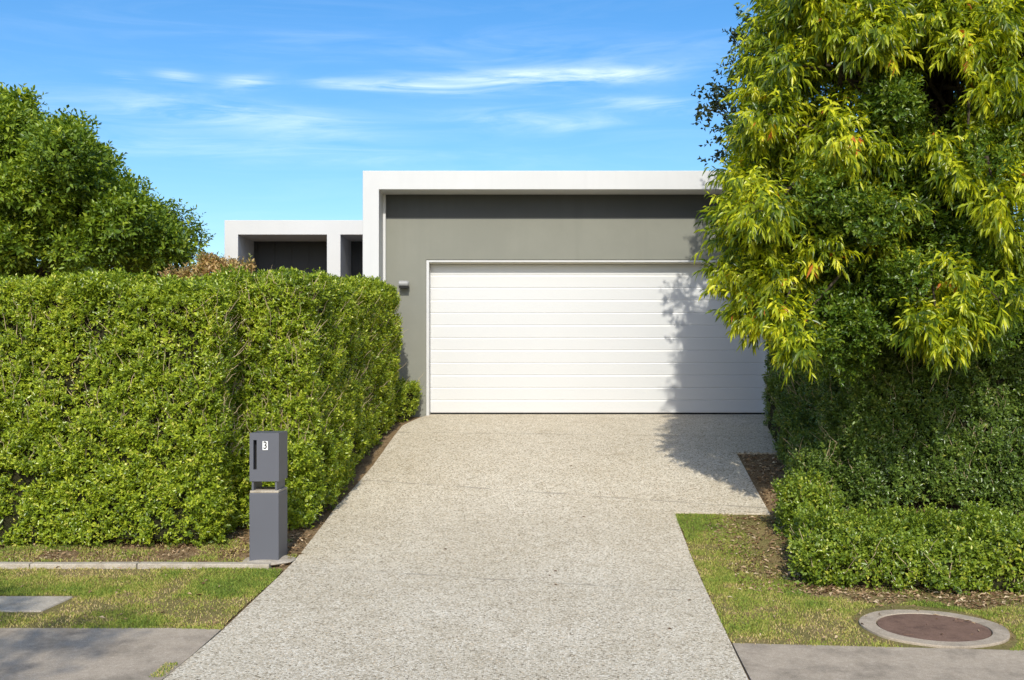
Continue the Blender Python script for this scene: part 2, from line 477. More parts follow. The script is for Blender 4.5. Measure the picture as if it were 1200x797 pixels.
def strip(name, sections, mat, lift, skirt=.1, step=.1, kind='structure'):
    """sections: list of (ys, left x's, right x's); a slab following the ground"""
    bm = bmesh.new()
    for ys, xl, xr in sections:
        yy = np.arange(ys[0], ys[-1]+1e-6, step) if ys[-1]-ys[0] > step else np.array([ys[0], ys[-1]])
        yy = np.unique(np.r_[yy, ys]); l = np.interp(yy, ys, xl); r = np.interp(yy, ys, xr)
        k = max(2, int((r-l).max()/.12)); prev = None
        for a, b_, y in zip(l, r, yy):
            xs = np.linspace(a, b_, k)
            row = [bm.verts.new((x, y, H(x, y)+lift)) for x in xs]
            if prev:
                for i in range(k-1): bm.faces.new((prev[i], prev[i+1], row[i+1], row[i]))
            prev = row
    if skirt:
        be = [e for e in bm.edges if e.is_boundary]
        ex = bmesh.ops.extrude_edge_only(bm, edges=be)
        for v in ex['geom']:
            if isinstance(v, bmesh.types.BMVert): v.co.z -= skirt
    o = bm_obj(name, bm, mat); tag(o, kind=kind); return o

strip('driveway', [([-.35, 6.28, 7.0, 8.9, 10.6], [-2.3, -2.27, -2.23, -2.18, -2.186], [1.2, 1.25, 1.27, 1.31, 1.33]),
                   ([10.6, 12.0, 12.5], [-2.186, -2.03, -2.0], [2.32, 2.32, 2.32]),
                   ([12.5, 13.9, 14.8, 15.25], [-2.0, -1.95, -1.73, -1.72], [3.3, 3.3, 3.3, 3.3])], M['agg'], .012)
strip('footpath', [([5.85, 7.05], [-14, -14], [-2.282, -2.238])], M['conc'], .016)
strip('footpath', [([5.85, 7.03], [1.257, 1.28], [14, 14])], M['conc'], .016)
# lawns (turf sheets; the blades grow on them)
strip('lawn', [([7.06, 8.61], [-14, -14], [-2.26, -2.21])], M['turf'], .004, 0)
strip('lawn', [([7.04, 8.9, 10.58], [1.29, 1.33, 1.35], [14, 14, 14])], M['turf'], .004, 0)
strip('lawn', [([-.3, 5.84], [-14, -14], [-2.33, -2.33])], M['turf'], .004, 0)
strip('lawn', [([-.3, 5.84], [1.27, 1.29], [14, 14])], M['turf'], .004, 0)
# road and kerb behind the viewer
bm = bmesh.new(); add_box(bm, -60, 60, -8.5, -.5, ZC-2.2, ZC-2.06+.05)
tag(bm_obj('road', bm, M['asphalt']), kind='structure')
bm = bmesh.new(); add_box(bm, -60, 60, -.499, -.36, ZC-2.2, ZC-1.93)
tag(bm_obj('kerb', bm, M['conc'], bevel=.02), kind='structure')

# ================================================================== HOUSE
hz = H(-1, 15)
house = empty('house', (.7, 15.0, hz))
tag(house, 'low modern white and grey rendered house with a flat roof above the wide garage door', 'house')
def U(x0, x1, a, b, z0, z1, zi):
    return [(x0,z0+ZC),(x0,z1+ZC),(x1,z1+ZC),(x1,z0+ZC),(b,z0+ZC),(b,zi+ZC),(a,zi+ZC),(a,z0+ZC)]
bm = bmesh.new()
add_prism_y(bm, U(-2.575, 4.05, -2.347, 3.82, -.95, 2.754, 2.491), 14.37, 23)
bm_obj('portal_frame', bm, M['white'], house, .006)
bm = bmesh.new()
add_prism_y(bm, U(-2.3465, 3.8195, -1.735, 3.25, -.95, 2.136, 1.549), 14.80, 15.12)
gw = bm_obj('garage_wall', bm, M['grey'], house, .004)
bm = bmesh.new(); add_box(bm, -2.3465, 3.8195, 14.806, 15.10, ZC+2.137, ZC+2.4905)  # darker strip of wall from the garage wall top to the slab
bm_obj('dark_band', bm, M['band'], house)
bm = bmesh.new(); add_box(bm, -2.3465, -2.312, 14.74, 14.798, ZC-.9, ZC+2.486)
bm_obj('corner_bead', bm, M['white'], house)
# door frame
bm = bmesh.new()
add_prism_y(bm, U(-1.734, 3.249, -1.694, 3.209, -.72, 1.547, 1.515), 14.812, 14.99)
bm_obj('door_frame', bm, M['white'], house, .004)
bm = bmesh.new(); add_box(bm, -1.692, 3.207, 14.83, 14.985, ZC+1.506, ZC+1.514)
bm_obj('head_trim', bm, M['cream'], house)
# door: boards with rolled grooves, swept along X from a profile
z0, z1, nb = -.672, 1.512, 12
pitch = .1828; prof = []
zz = z0
prof.append((15.06, z0)); 
while zz < z1 - .01:
    ze = min(zz + pitch, z1)
    prof += [(14.998, zz+.001), (14.9945, zz+.004), (14.992, zz+.013), (14.992, ze-.012), (14.9945, ze-.004), (14.9985, ze-.001)]
    zz = ze
prof.append((15.06, z1))
bm = bmesh.new()
A = [bm.verts.new((-1.6935, y, ZC+z)) for y, z in prof]; B = [bm.verts.new((3.2085, y, ZC+z)) for y, z in prof]
n = len(prof)
for i in range(n): bm.faces.new((A[i], A[(i+1) % n], B[(i+1) % n], B[i]))
bm.faces.new(A); bm.faces.new(B[::-1])
door = bm_obj('garage_door', bm, M['door'], house); 
bm = bmesh.new(); add_box(bm, -1.69, 3.2, 14.998, 15.05, ZC-.70, ZC-.6725)
sl = bm_obj('rubber_seal', bm, M['black'], door); sl.location = (0,0,0)
# wall light: short horizontal barrel on a round base
bm = bmesh.new()
import mathutils
def add_cyl(bm, c, r, l, axis='X', seg=24, r2=None):
    mt = mathutils.Matrix.Translation(c)
    if axis == 'X': mt = mt @ mathutils.Matrix.Rotation(math.pi/2, 4, 'Y')
    if axis == 'Y': mt = mt @ mathutils.Matrix.Rotation(math.pi/2, 4, 'X')
    bmesh.ops.create_cone(bm, cap_ends=True, segments=seg, radius1=r, radius2=r if r2 is None else r2, depth=l, matrix=mt)
add_cyl(bm, (-2.05, 14.71, ZC+1.195), .044, .13)
add_cyl(bm, (-1.978, 14.71, ZC+1.195), .044, .014, 'X', 24, .034)
wl = bm_obj('wall_light', bm, M['metal'], house, .006)
bm = bmesh.new(); add_cyl(bm, (-2.05, 14.775, ZC+1.195), .035, .05, 'Y')
o = bm_obj('bracket', bm, M['metal'], wl); o.location = (0,0,0)
bm = bmesh.new(); add_box(bm, -2.11, -1.98, 14.67, 14.75, ZC+1.130, ZC+1.158)  # black block set under the barrel
o = bm_obj('lens', bm, M['black'], wl); o.location = (0,0,0)
# the entry wing to the left
zb = -.95
comb = [(-5.386,zb),(-5.386,2.457),(-2.577,2.457),(-2.577,zb),(-2.60,zb),(-2.60,2.214),(-3.443,2.214),(-3.443,zb),(-3.67,zb),(-3.67,2.214),(-5.157,2.214),(-5.157,zb)]
bm = bmesh.new(); add_prism_y(bm, [(x, z+ZC) for x, z in comb], 17.14, 18.08)
bm_obj('wing_frame', bm, M['white'], house, .006)
bm = bmesh.new(); add_box(bm, -5.385, -2.577, 18.085, 26, ZC+zb, ZC+2.45)
for x in np.arange(-5.1, -2.7, .30):
    if not (-3.70 < x < -3.42): add_box(bm, x, x+.012, 18.075, 18.084, ZC+zb+.1, ZC+2.2)
bm_obj('wing_wall', bm, M['charcoal'], house)
bm = bmesh.new(); add_box(bm, -2.3, 3.78, 15.2, 23, ZC-.95, ZC+2.44)
bm_obj('rear_wall', bm, M['grey'], house)

# ================================================================== LETTERBOX
mx0, mx1, my0, my1 = -2.54, -2.288, 8.76, 9.06
mz = H(-2.42, 8.9)
lb = empty('letterbox', ((mx0+mx1)/2, (my0+my1)/2, mz))
tag(lb, 'slate grey rendered letterbox pillar numbered 3 standing beside the driveway in front of the hedge', 'letterbox')
bm = bmesh.new(); add_box(bm, mx0, mx1, my0, my1, mz-.1, mz+.60)
bm_obj('pillar', bm, M['box'], lb, .006)
bm = bmesh.new(); add_box(bm, mx0+.004, mx1-.002, my0+.002, my1-.002, mz+.601, mz+.622)
bm_obj('cap_slab', bm, M['conc_pale'], lb, .005)
bm = bmesh.new()
zc0, zc1 = mz+.623, mz+.70
add_box(bm, mx0+.018, mx0+.034, my0+.012, my1-.02, zc0, zc1)
bm_obj('side_post', bm, M['box'], lb)
bm = bmesh.new(); add_box(bm, mx1-.034, mx1-.018, my0+.012, my1-.02, zc0, zc1)
bm_obj('side_post', bm, M['box'], lb)
# upper box, with the letter slot let into the front
bz0, bz1 = mz+.701, mz+1.115
bm = bmesh.new()
sx0, sx1, sz0, sz1 = mx0+.035, mx0+.064, bz0+.10, bz1-.06
xs = [mx0+.003, sx0, sx1, mx1+.002]; zs = [bz0, sz0, sz1, bz1]; yb = my1-.01
vs = {(i, k): bm.verts.new((xs[i], my0, zs[k])) for i in range(4) for k in range(4)}
for i in range(3):
    for k in range(3):
        if (i, k) != (1, 1): bm.faces.new((vs[i,k], vs[i+1,k], vs[i+1,k+1], vs[i,k+1]))
inn = {(i, k): bm.verts.new((xs[i], my0+.1, zs[k])) for i in (1, 2) for k in (1, 2)}
for a, b_ in (((1,1),(2,1)), ((2,1),(2,2)), ((2,2),(1,2)), ((1,2),(1,1))): bm.faces.new((vs[a], vs[b_], inn[b_], inn[a]))
bm.faces.new((inn[1,1], inn[2,1], inn[2,2], inn[1,2]))
bk = {(i, k): bm.verts.new((xs[i], yb, zs[k])) for i in (0, 3) for k in (0, 3)}
bm.faces.new((bk[0,0], bk[0,3], bk[3,3], bk[3,0]))
bm.faces.new([vs[0,k] for k in range(4)] + [bk[0,3], bk[0,0]])
bm.faces.new([vs[3,k] for k in range(4)] + [bk[3,3], bk[3,0]])
bm.faces.new([vs[i,0] for i in range(4)] + [bk[3,0], bk[0,0]])
bm.faces.new([vs[i,3] for i in range(4)] + [bk[3,3], bk[0,3]])
bx = bm_obj('mail_box', bm, M['box'], lb)
bm = bmesh.new(); add_box(bm, sx0+.001, sx1-.001, my0+.06, my0+.07, sz0+.001, sz1-.001)  # black plate inside the slot, painting in the dark of its hollow
o = bm_obj('slot_dark_plate', bm, M['black'], bx); o.location = (0,0,0)
bm = bmesh.new(); add_box(bm, mx0+.115, mx0+.160, my0-.004, my0-.0005, bz1-.145, bz1-.07)
npl = bm_obj('number_plate', bm, M['plate'], lb)
cu = bpy.data.curves.new('digit', 'FONT'); cu.body = '3'; cu.size = .088; cu.align_x = 'CENTER'; cu.align_y = 'CENTER'; cu.extrude = .0008; cu.offset = .001
cu.materials.append(M['black'])
tmp = bpy.data.objects.new('tmp', cu); COL.objects.link(tmp); C.view_layer.update()
dme = bpy.data.meshes.new_from_object(tmp.evaluated_get(C.evaluated_depsgraph_get())); bpy.data.objects.remove(tmp)
dg = bpy.data.objects.new('digit', dme); COL.objects.link(dg); dg.parent = npl
dg.location = (mx0+.1375, my0-.0052, bz1-.1075); dg.rotation_euler = (math.pi/2, 0, 0); dg.scale.x = .85
# rough concrete footing
bm = bmesh.new(); bmesh.ops.create_icosphere(bm, subdivisions=4, radius=1)
for v in bm.verts:
    nn_ = noise(np.array([v.co[:]]), 2.2, 3)[0]
    v.co = Vector((v.co.x*(.17+.07*nn_), v.co.y*(.19+.06*nn_), v.co.z*.035))*1.0 + Vector(((mx0+mx1)/2+.01, (my0+my1)/2-.02, mz+.005))
bm_obj('footing', bm, M['conc_pale'], lb, smooth=True)

# ================================================================== GARDEN EDGING, MANHOLE, UTILITY SLAB
gxs = [-8.0, -6.2, -4.35, -3.45, -2.33]
lab = ['far left length of weathered concrete garden edging below the hedge, mostly out of frame',
       'weathered concrete garden edging at the left edge of the photo beyond the stone lid',
       'weathered concrete garden edging between the stone lid and the letterbox lawn',
       'pale concrete garden edging ending at the letterbox foot']
for i in range(1, 4):
    bm = bmesh.new(); a, b_ = gxs[i]+.004, gxs[i+1]-.004
    xs_ = np.linspace(a, b_, 12); rows = []
    for x in xs_:
        z = H(x, 8.65); jj = .006*math.sin(x*5)
        rows.append([bm.verts.new(p) for p in ((x, 8.62+jj, z-.06), (x, 8.62+jj, z+.042), (x, 8.70+jj, z+.045), (x, 8.70+jj, z-.06))])
    for p, q in zip(rows, rows[1:]):
        for k in range(4): bm.faces.new((p[k], p[(k+1)%4], q[(k+1)%4], q[k]))
    bm.faces.new(rows[0]); bm.faces.new(rows[-1][::-1])
    tag(bm_obj('garden_edging', bm, M['conc_pale'], bevel=.008), lab[i], 'edging', 'concrete edging lengths along the left lawn')

mh = empty('manhole', (2.83, 7.48, H(2.83, 7.48)))
tag(mh, 'round rusty manhole in a concrete collar set in the lawn beside the footpath', 'manhole')
def disc(r0, r1, z_lo, z_hi, seg=64, rings=4, jit=0.0):
    bm = bmesh.new(); rows = []
    rs = list(np.linspace(r0, r1, rings))
    for r in rs:
        rows.append([])
        for k in range(seg):
            a = 2*math.pi*k/seg; rj = r*(1+jit*math.sin(3*a+1)+jit*.6*math.sin(7*a)) if r == rs[-1] else r
            x = 2.83+rj*math.cos(a); y = 7.48+rj*math.sin(a)*.78
            rows[-1].append(bm.verts.new((x, y, H(x, y)+z_hi)))
    low = [bm.verts.new((v.co.x, v.co.y, v.co.z-(z_hi-z_lo))) for v in rows[-1]]
    for p, q in zip(rows, rows[1:]):
        for k in range(seg): bm.faces.new((p[k], p[(k+1)%seg], q[(k+1)%seg], q[k]))
    for k in range(seg): bm.faces.new((rows[-1][k], rows[-1][(k+1)%seg], low[(k+1)%seg], low[k]))
    if r0 < .02: bm.faces.new(rows[0][::-1])
    else:
        li = [bm.verts.new((v.co.x, v.co.y, v.co.z-(z_hi-z_lo))) for v in rows[0]]
        for k in range(seg): bm.faces.new((rows[0][k], rows[0][(k+1)%seg], li[(k+1)%seg], li[k]))
    return bm
bm_obj('collar', disc(.408, .53, -.05, .022, jit=.014), M['conc'], mh, .006)
lid = bm_obj('lid', disc(.01, .40, -.05, .018), M['rust'], mh)
for a in (.6, 3.74):
    bm = bmesh.new()
    x, y = 2.83+.3*math.cos(a), 7.48+.3*math.sin(a); z = H(x, y)+.0182
    add_box(bm, x-.035, x+.035, y-.015, y+.015, z-.001, z+.004)
    o = bm_obj('lifting_notch', bm, M['rust'], lid); o.location = (0,0,0)

bm = bmesh.new()
for x0_, x1_, y0_, y1_ in ((-4.75, -3.62, 7.44, 7.80),):
    z_ = [H(x0_, y0_), H(x1_, y0_), H(x1_, y1_), H(x0_, y1_)]
    t = [bm.verts.new((x, y, z+.018)) for (x, y), z in zip(((x0_,y0_),(x1_-.05,y0_),(x1_+.02,y1_),(x0_,y1_)), z_)]
    b2 = [bm.verts.new((v.co.x, v.co.y, v.co.z-.1)) for v in t]
    bm.faces.new(t); bm.faces.new(b2[::-1])
    for k in range(4): bm.faces.new((t[k], b2[k], b2[(k+1)%4], t[(k+1)%4]))
tag(bm_obj('utility_pit_lid', bm, M['conc_pale'], bevel=.012), 'flat pale concrete pit lid in the lawn at the left edge', 'pit lid')

# ================================================================== HEDGES
build_hedge('hedge', 'clipped bright green hedge filling the left edge of the photo, behind the garden edging',
    [(-6.6, 9.17), (-2.92, 9.17), (-2.95, 10.7), (-6.6, 10.7)], [.82, .78, .79, .84], M['hedge'], density=1250, L=.044, W=.023, bottom_gap=.10, amp=.11,
    faces=('front','right','top'), twigs=1200, group='clipped hedges left of the driveway', twig_v=(.3,.86))
build_hedge('hedge', 'clipped bright green hedge behind the letterbox, running up the left side of the driveway',
    [(-3.25, 9.75), (-2.21, 9.75), (-2.04, 13.95), (-3.1, 13.95)], [.84, .87, 1.13, 1.12], M['hedge'], density=1250, L=.044, W=.023, bottom_gap=.09, amp=.11,
    faces=('front','right','top'), twigs=800, rr=.18, group='clipped hedges left of the driveway', twig_v=(.3,.86))
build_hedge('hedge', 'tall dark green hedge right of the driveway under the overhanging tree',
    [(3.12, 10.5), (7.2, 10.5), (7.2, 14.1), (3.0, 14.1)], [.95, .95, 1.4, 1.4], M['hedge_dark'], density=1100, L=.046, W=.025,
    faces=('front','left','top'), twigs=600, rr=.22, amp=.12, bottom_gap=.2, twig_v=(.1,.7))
build_hedge('hedge', 'knee high glossy green hedge in front of the tall dark hedge, edging the right lawn',
    [(2.03, 8.42), (6.2, 8.25), (6.4, 9.8), (2.3, 9.8)], [-1.38, -1.40, -1.33, -1.30], M['low'], density=900, L=.044, W=.026, nl=6,
    faces=('front','left','right','top'), twigs=120, rr=.22, amp=.2, gapf=3.4, bottom_gap=.04, core_in=.3, sh_len=.1, twig_v=(0,.6))
build_hedge('shrub', 'leafy light green tuft at the driveway corner, between the low hedge and the tall hedge',
    [(2.22, 9.75), (2.85, 9.75), (2.8, 10.42), (2.3, 10.42)], [-1.12, -1.16, -1.08, -1.05], M['low'], density=900, L=.044, W=.026, nl=6,
    faces=('front','left','right','top'), twigs=10, rr=.2, amp=.16, bottom_gap=.03, core_in=.15, sh_len=.11, cat='shrub')
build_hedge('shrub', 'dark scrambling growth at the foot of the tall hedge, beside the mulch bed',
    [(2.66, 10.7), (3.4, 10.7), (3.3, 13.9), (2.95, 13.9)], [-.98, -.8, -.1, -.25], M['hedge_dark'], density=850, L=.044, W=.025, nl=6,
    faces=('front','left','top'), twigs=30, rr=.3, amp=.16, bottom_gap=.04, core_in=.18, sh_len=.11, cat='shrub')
build_hedge('bush', 'small clipped bush against the grey wall left of the garage door',
    [(-2.25, 14.05), (-1.93, 14.05), (-1.80, 14.68), (-2.25, 14.68)], [-.26, -.24, -.2, -.2], M['hedge'], density=1500,
    faces=('front','right','top'), twigs=10, rr=.08, amp=.06, bottom_gap=.06, core_in=.1, cat='bush')

# ================================================================== TREES
def tree(name, label, base, trunk_top, clumps, radii, nsh, mat, leaf, cat='tree', limbs=None, r0=.1, inward=.35, group=None,
         dirf=None, kind='simple', nl=7, ln=.14, droop=.3, twigs=0, bark=None, upb=.35, grav=0):
    root = empty(name, base); tag(root, label, cat, group)
    cl = np.array(clumps); rd = np.array(radii)
    if rd.ndim == 1: rd = np.c_[rd, rd, rd*.85]
    lines = [limb(base, trunk_top, r0, r0*.6, 9, .02)]
    for i, c in enumerate(cl):
        if rng.random() < (limbs if limbs else .6):
            h = .35+.65*rng.random(); st = np.array(base)+(np.array(trunk_top)-np.array(base))*h
            lines.append(limb(st, c, r0*.32, r0*.06, 8, .05))
    P, d, ix = clump_shoots(cl, rd, nsh, inward)
    Td = d*.8 + np.array([0,0,.3]) + rng.normal(size=P.shape)*.4
    if dirf is not None: Td = dirf(P, d)
    L, W = leaf
    V, T, R = shoots(P, Td, ln*(.6+.8*rng.random(len(P))), nl, L, W, kind=kind, droop=droop, upbias=upb, grav=grav)
    link('crown', mesh_np(name+'_leaves', V, T, {'rnd': R}), mat, root)
    if twigs:
        sel = rng.choice(len(P), min(twigs, len(P)), replace=False)
        for s in sel:
            c = cl[ix[s]]; lines.append(limb(c+(P[s]-c)*.1, P[s], .006, .002, 5, .05))
    V, T = tubes(lines, 6); link('trunk', mesh_np(name+'_trunk', V, T), bark or M['bark'], root, True)
    return root

def fill(outline, Yf, Yb, r, n, jitter=.5):
    """clumps whose outlines fall inside a region given as (px,py) ellipses at depth"""
    out, rr_ = [], []
    tries = 0
    while len(out) < n and tries < n*60:
        tries += 1
        cx, cy, ax, ay = outline[rng.integers(len(outline))]
        a = rng.random()*6.283; q = math.sqrt(rng.random())
        px, py = cx+ax*q*math.cos(a), cy+ay*q*math.sin(a)
        bulge = math.sqrt(max(0, 1-q*q))
        Yy = Yb + (Yf-Yb)*(bulge*(.55+.45*rng.random()))
        out.append(at(px, py, Yy)); rr_.append(r*(.65+.7*rng.random()))
    return out, rr_

# left tree behind the hedge
ol = [(20,205,35,60), (60,245,55,50), (-60,190,80,70), (110,285,50,40), (60,300,90,30), (165,290,22,22), (10,150,16,14), (140,255,14,16), (-50,290,90,50), (95,205,14,14), (75,178,6,8)]
cl, rd = fill(ol, 13.8, 16.8, .33, 75)
c2, r2 = fill(ol, 17.6, 18.6, .42, 45)
cl += c2; rd += r2
cl += [at(22,128,16), at(5,135,16), at(70,165,16.2), at(100,195,16), at(140,228,16), at(180,262,15.8), at(200,285,15.8)]; rd += [.22,.3,.25,.25,.25,.28,.3]
tree('broadleaf_tree', 'dense mid green rounded tree rising behind the hedge at the left edge', (-8.6, 17.2, H(-8.6, 17.2)), (-8.6, 17.0, ZC+2.6),
     cl, rd, 150, M['tree_left'], (.105, .05), r0=.16, limbs=.5, ln=.2, nl=6, inward=.35)
sp = [at(218,262,15.9), at(228,285,15.9), at(205,300,16.1), at(222,300,15.8), at(150,212,16.3), at(112,178,16.3), at(96,160,16.3), at(28,112,16.2), at(55,140,16.2), at(190,238,16.1)]
tree('sparse_tree', 'thin twiggy tree with loose dark leaves at the right side of the left crown', tuple(np.r_[at(205,300,16.2)[:2], H(-6,16.2)]), tuple(at(205,300,16.2)),
     [at(212,262,16), at(225,282,16), at(200,285,16.1), at(222,305,15.9), at(196,252,16.2), at(208,315,15.9)], [.22,.2,.3,.22,.22,.25], 70, M['tree_left'], (.07, .035), r0=.05, limbs=1, twigs=160, ln=.14, nl=5, inward=.5)
# orange shrub behind the hedge
oc = [at(240,318,12.2), at(262,320,12.2), at(283,322,12.1), at(225,328,12.3), at(252,330,12.1), at(205,332,12.3), at(272,330,12.1), at(246,312,12.2)]
tree('flowering_shrub', 'shrub with orange brown new leaves peeping over the left hedge', (-3.9, 12.2, H(-3.9, 12.2)), tuple(at(258,345,12.2)),
     oc, [.11,.15,.13,.12,.16,.14,.15,.09], 60, M['orange'], (.07, .034), cat='shrub', r0=.03, limbs=1, ln=.1, nl=6, dirf=lambda P, d: d*.5+np.array([0,0,1.])+rng.normal(size=P.shape)*.3)

# drooping tree over the right hedge
def weep(P, d):
    return d*.75 + np.array([0,-.15,-.25]) + rng.normal(size=P.shape)*.35
ow = [(1300,150,70,120), (1260,300,60,60), (925,40,28,60), (975,30,70,70), (1060,20,90,60), (1060,10,110,70), (1010,30,80,60), (1150,10,90,60), (1180,110,60,80), (1160,40,90,90), (910,140,34,60), (935,210,58,60), (892,235,26,50), (892,285,26,36), (930,300,55,45),
      (1100,370,35,35), (1150,330,70,60), (1180,230,70,80), (1120,180,60,60), (1050,260,60,60), (1000,160,60,60), (1220,120,60,120),
      (1050,-120,100,80), (1120,-140,150,100), (965,-40,45,60), (1250,-20,90,120)]
cl, rd = fill(ow, 9.1, 11.7, .17, 440)
for px, py, Yv, r in ((900,20,10.4,.17),(888,60,10.4,.17),(888,105,10.3,.17),(880,160,10.3,.18),(868,205,10.2,.18),(860,245,10.2,.17),(856,285,10.1,.17),(850,316,10.1,.13),(866,338,10.0,.12),(872,365,10.0,.09),(882,345,9.9,.13),(887,378,9.9,.08),(905,330,9.8,.2),(915,365,9.7,.12),(928,385,9.6,.15),(934,405,9.5,.10),
                      (1075,380,9.3,.17),(1100,395,9.3,.15),(1125,365,9.3,.2),(1170,350,9.3,.2)):
    cl.append(at(px, py, Yv)); rd.append(r)
tree('weeping_tree', 'large yellow green tree with long drooping leaves hanging over the right hedge and garage door', (4.3, 11.2, H(4.3, 11.2)), (4.1, 10.9, ZC+3.6),
     cl, rd, 34, M['willow'], (.105, .031), kind='long', grav=.5, nl=10, ln=.2, droop=.35, dirf=weep, r0=.12, limbs=.25, twigs=600, inward=.55, upb=.1, bark=M['bark'])
# small leaved tree growing through it
og = [(1050,190,35,60), (1010,240,40,40), (1080,230,30,50), (1050,125,14,22), (1000,330,70,50), (1060,330,60,50), (1060,330,60,50), (980,390,60,40), (1120,300,40,50), (1150,380,70,40), (990,360,40,50), (1150,360,50,30), (960,250,30,60), (1150,200,40,60)]
cl, rd = fill(og, 9.3, 10.9, .22, 150)
tree('small_leaved_tree', 'fresh green tree with small leaves growing through the drooping tree', (3.7, 10.9, H(3.7, 10.9)), (3.5, 10.6, ZC+1.8),
     cl, rd, 110, M['smallleaf'], (.058, .03), r0=.06, nl=7, ln=.13, limbs=.6, twigs=150, inward=.5)
# dull dark tree at its left shoulder; clumps behind added to darken shaded gaps
od = [at(838,118,12.2), at(850,108,12.2), at(828,128,12.2), at(846,135,12.2), at(858,150,12.2), at(850,165,12.3), at(872,60,12.2), at(866,80,12.2), at(864,95,12.2), at(845,190,12.3), at(880,30,12.2), at(862,48,12.2), at(880,120,12.6), at(900,180,12.6), at(900,60,12.6),
      at(930,-10,12.6), at(960,60,12.8), at(1000,0,12.8), at(960,150,12.8), at(1020,100,12.8), at(1080,40,12.8), at(1100,150,12.8), at(1160,80,12.8), at(940,-100,12.6), at(1010,-120,12.8),at(1040,200,12.8), at(1140,220,12.8), at(1190,20,12.4), at(1130,20,12.2), at(1060,100,12.2), at(1200,150,12.4), at(1240,80,12.6), at(1180,260,12.2), at(1110,110,12.0), at(1160,160,12.0), at(990,90,12.0), at(1030,40,12.0), at(960,220,11.8), at(1020,280,11.8), at(1100,290,11.8)]
rdk = [.15,.17,.13,.16,.16,.2,.14,.14,.16,.2,.14,.13,.3,.35,.3] + [.5]*12 + [.5]*13
tree('dark_tree', 'dull dark leaved tree showing against the sky behind the drooping tree, with clumps added to darken its gaps', (3.9, 12.9, H(3.9, 12.9)), (3.3, 12.7, ZC+3.2),
     od, rdk, np.array([16]*12+[110]*28)[:len(od)], M['dark_tree'], (.07, .042), r0=.07, nl=6, ln=.13, limbs=1, twigs=120, inward=.7)

# street tree on the verge beside the viewer; its shade dapples the left footpath
cs = [(-3.9+.7*rng.normal(), .75+.3*rng.normal(), 5.2+.35*rng.normal()) for _ in range(9)]
cs = [(x, y, z) for x, y, z in cs]
tree('street_tree', 'young street tree on the left verge whose shade dapples the footpath', (-4.9, .2, H(-4.9, .2)), (-4.6, .5, 4.9),
     cs, [.34]*len(cs), 75, M['tree_left'], (.08, .04), r0=.06, nl=6, ln=.18, limbs=1)

# ================================================================== GRASS, LITTER
def scatter_grass(name, xr, yr, dens, hh, inside):
    A = (xr[1]-xr[0])*(yr[1]-yr[0]); n = int(A*dens)
    x = rng.uniform(*xr, n); y = rng.uniform(*yr, n)
    k = inside(x, y); x, y = x[k], y[k]
    p0 = np.c_[x, y, np.zeros(len(x))]
    dn = noise(p0, 2.0, 5)*.6 + noise(p0, 6.5, 9)*.4
    k = rng.random(len(x)) < np.clip((dn-.22)*2.6, .12, 1); x, y, dn = x[k], y[k], dn[k]
    P = np.c_[x, y, hgt(x, y)+.002]; n = len(P)
    D = np.array([0,0,1.]) + rng.normal(size=(n,3))*[.55,.55,.1]
    Nn = rng.normal(size=(n,3))
    L = hh*(.5+rng.random(n)); W = np.full(n, .005)+.003*rng.random(n)
    dry = 1-np.clip((dn-.3)*2.2, 0, 1)
    r = np.clip(.55*rng.random(n) + .5*dry, 0, 1)
    return leaves_simple(P, D, Nn, L, W, 0.0, rnd=r)
def edgeL(y): return np.interp(y, [6.28, 7.0, 8.9, 10.6], [-2.27, -2.23, -2.18, -2.186])
def edgeR(y): return np.interp(y, [6.28, 7.0, 8.9, 10.6], [1.25, 1.27, 1.31, 1.33])
def inL(x, y):
    n_ = noise(np.c_[x, y, 0*x], 3, 2)
    pit = (x < -3.57) & (x > -4.85) & (y > 7.41) & (y < 7.84)
    return (x < edgeL(y)-.005-.04*n_) & ~pit
def low_front(x): return np.interp(x, [1.9, 2.1, 2.6, 4, 6.2], [10.9, 8.35, 8.3, 8.2, 8.1])
def inR(x, y):
    n_ = noise(np.c_[x, y, 0*x], 3, 4)
    soil = y > low_front(x) - .10 - .22*n_
    path = (x > 1.55+.35*n_) & (y > 8.45+.5*n_) 
    hole = np.hypot(x-2.83, y-7.48) < .56
    bare = path & (rng.random(len(x)) < .6)
    return (x > edgeR(y)-.01+.03*n_) & ~soil & ~hole & ~bare
gp = [scatter_grass('g', (-5.2, -2.2), (7.03, 8.62), 17000, .022, inL),
      scatter_grass('g', (1.28, 4.2), (7.01, 10.56), 15000, .022, inR)]
gp.append(scatter_grass('g', (-5.2, -2.2), (8.72, 9.5), 6500, .03, lambda x, y: (x < edgeL(y)-.02) & (noise(np.c_[x,y,0*x],4,8) > .5)))
gp.append(scatter_grass('g', (1.5, 4.5), (8.1, 8.6), 1800, .025, lambda x, y: (noise(np.c_[x,y,0*x],4,8) > .5)))
# tufts at the path and driveway joints
x = rng.uniform(-2.36, -2.28, 260); y = rng.uniform(6.1, 6.36, 260)
P = np.c_[x, y, hgt(x, y)+.01]; gp.append(leaves_simple(P, np.array([0,0,1.])+rng.normal(size=P.shape)*.5, rng.normal(size=P.shape), np.full(260,.024), np.full(260,.006), 0.))
V, T, R = join(gp)
tag(link('grass', mesh_np('grass', V, T, {'rnd': R}), M['grass']), 'short patchy lawn grass, green and straw coloured, on both verges', 'grass', kind='stuff')

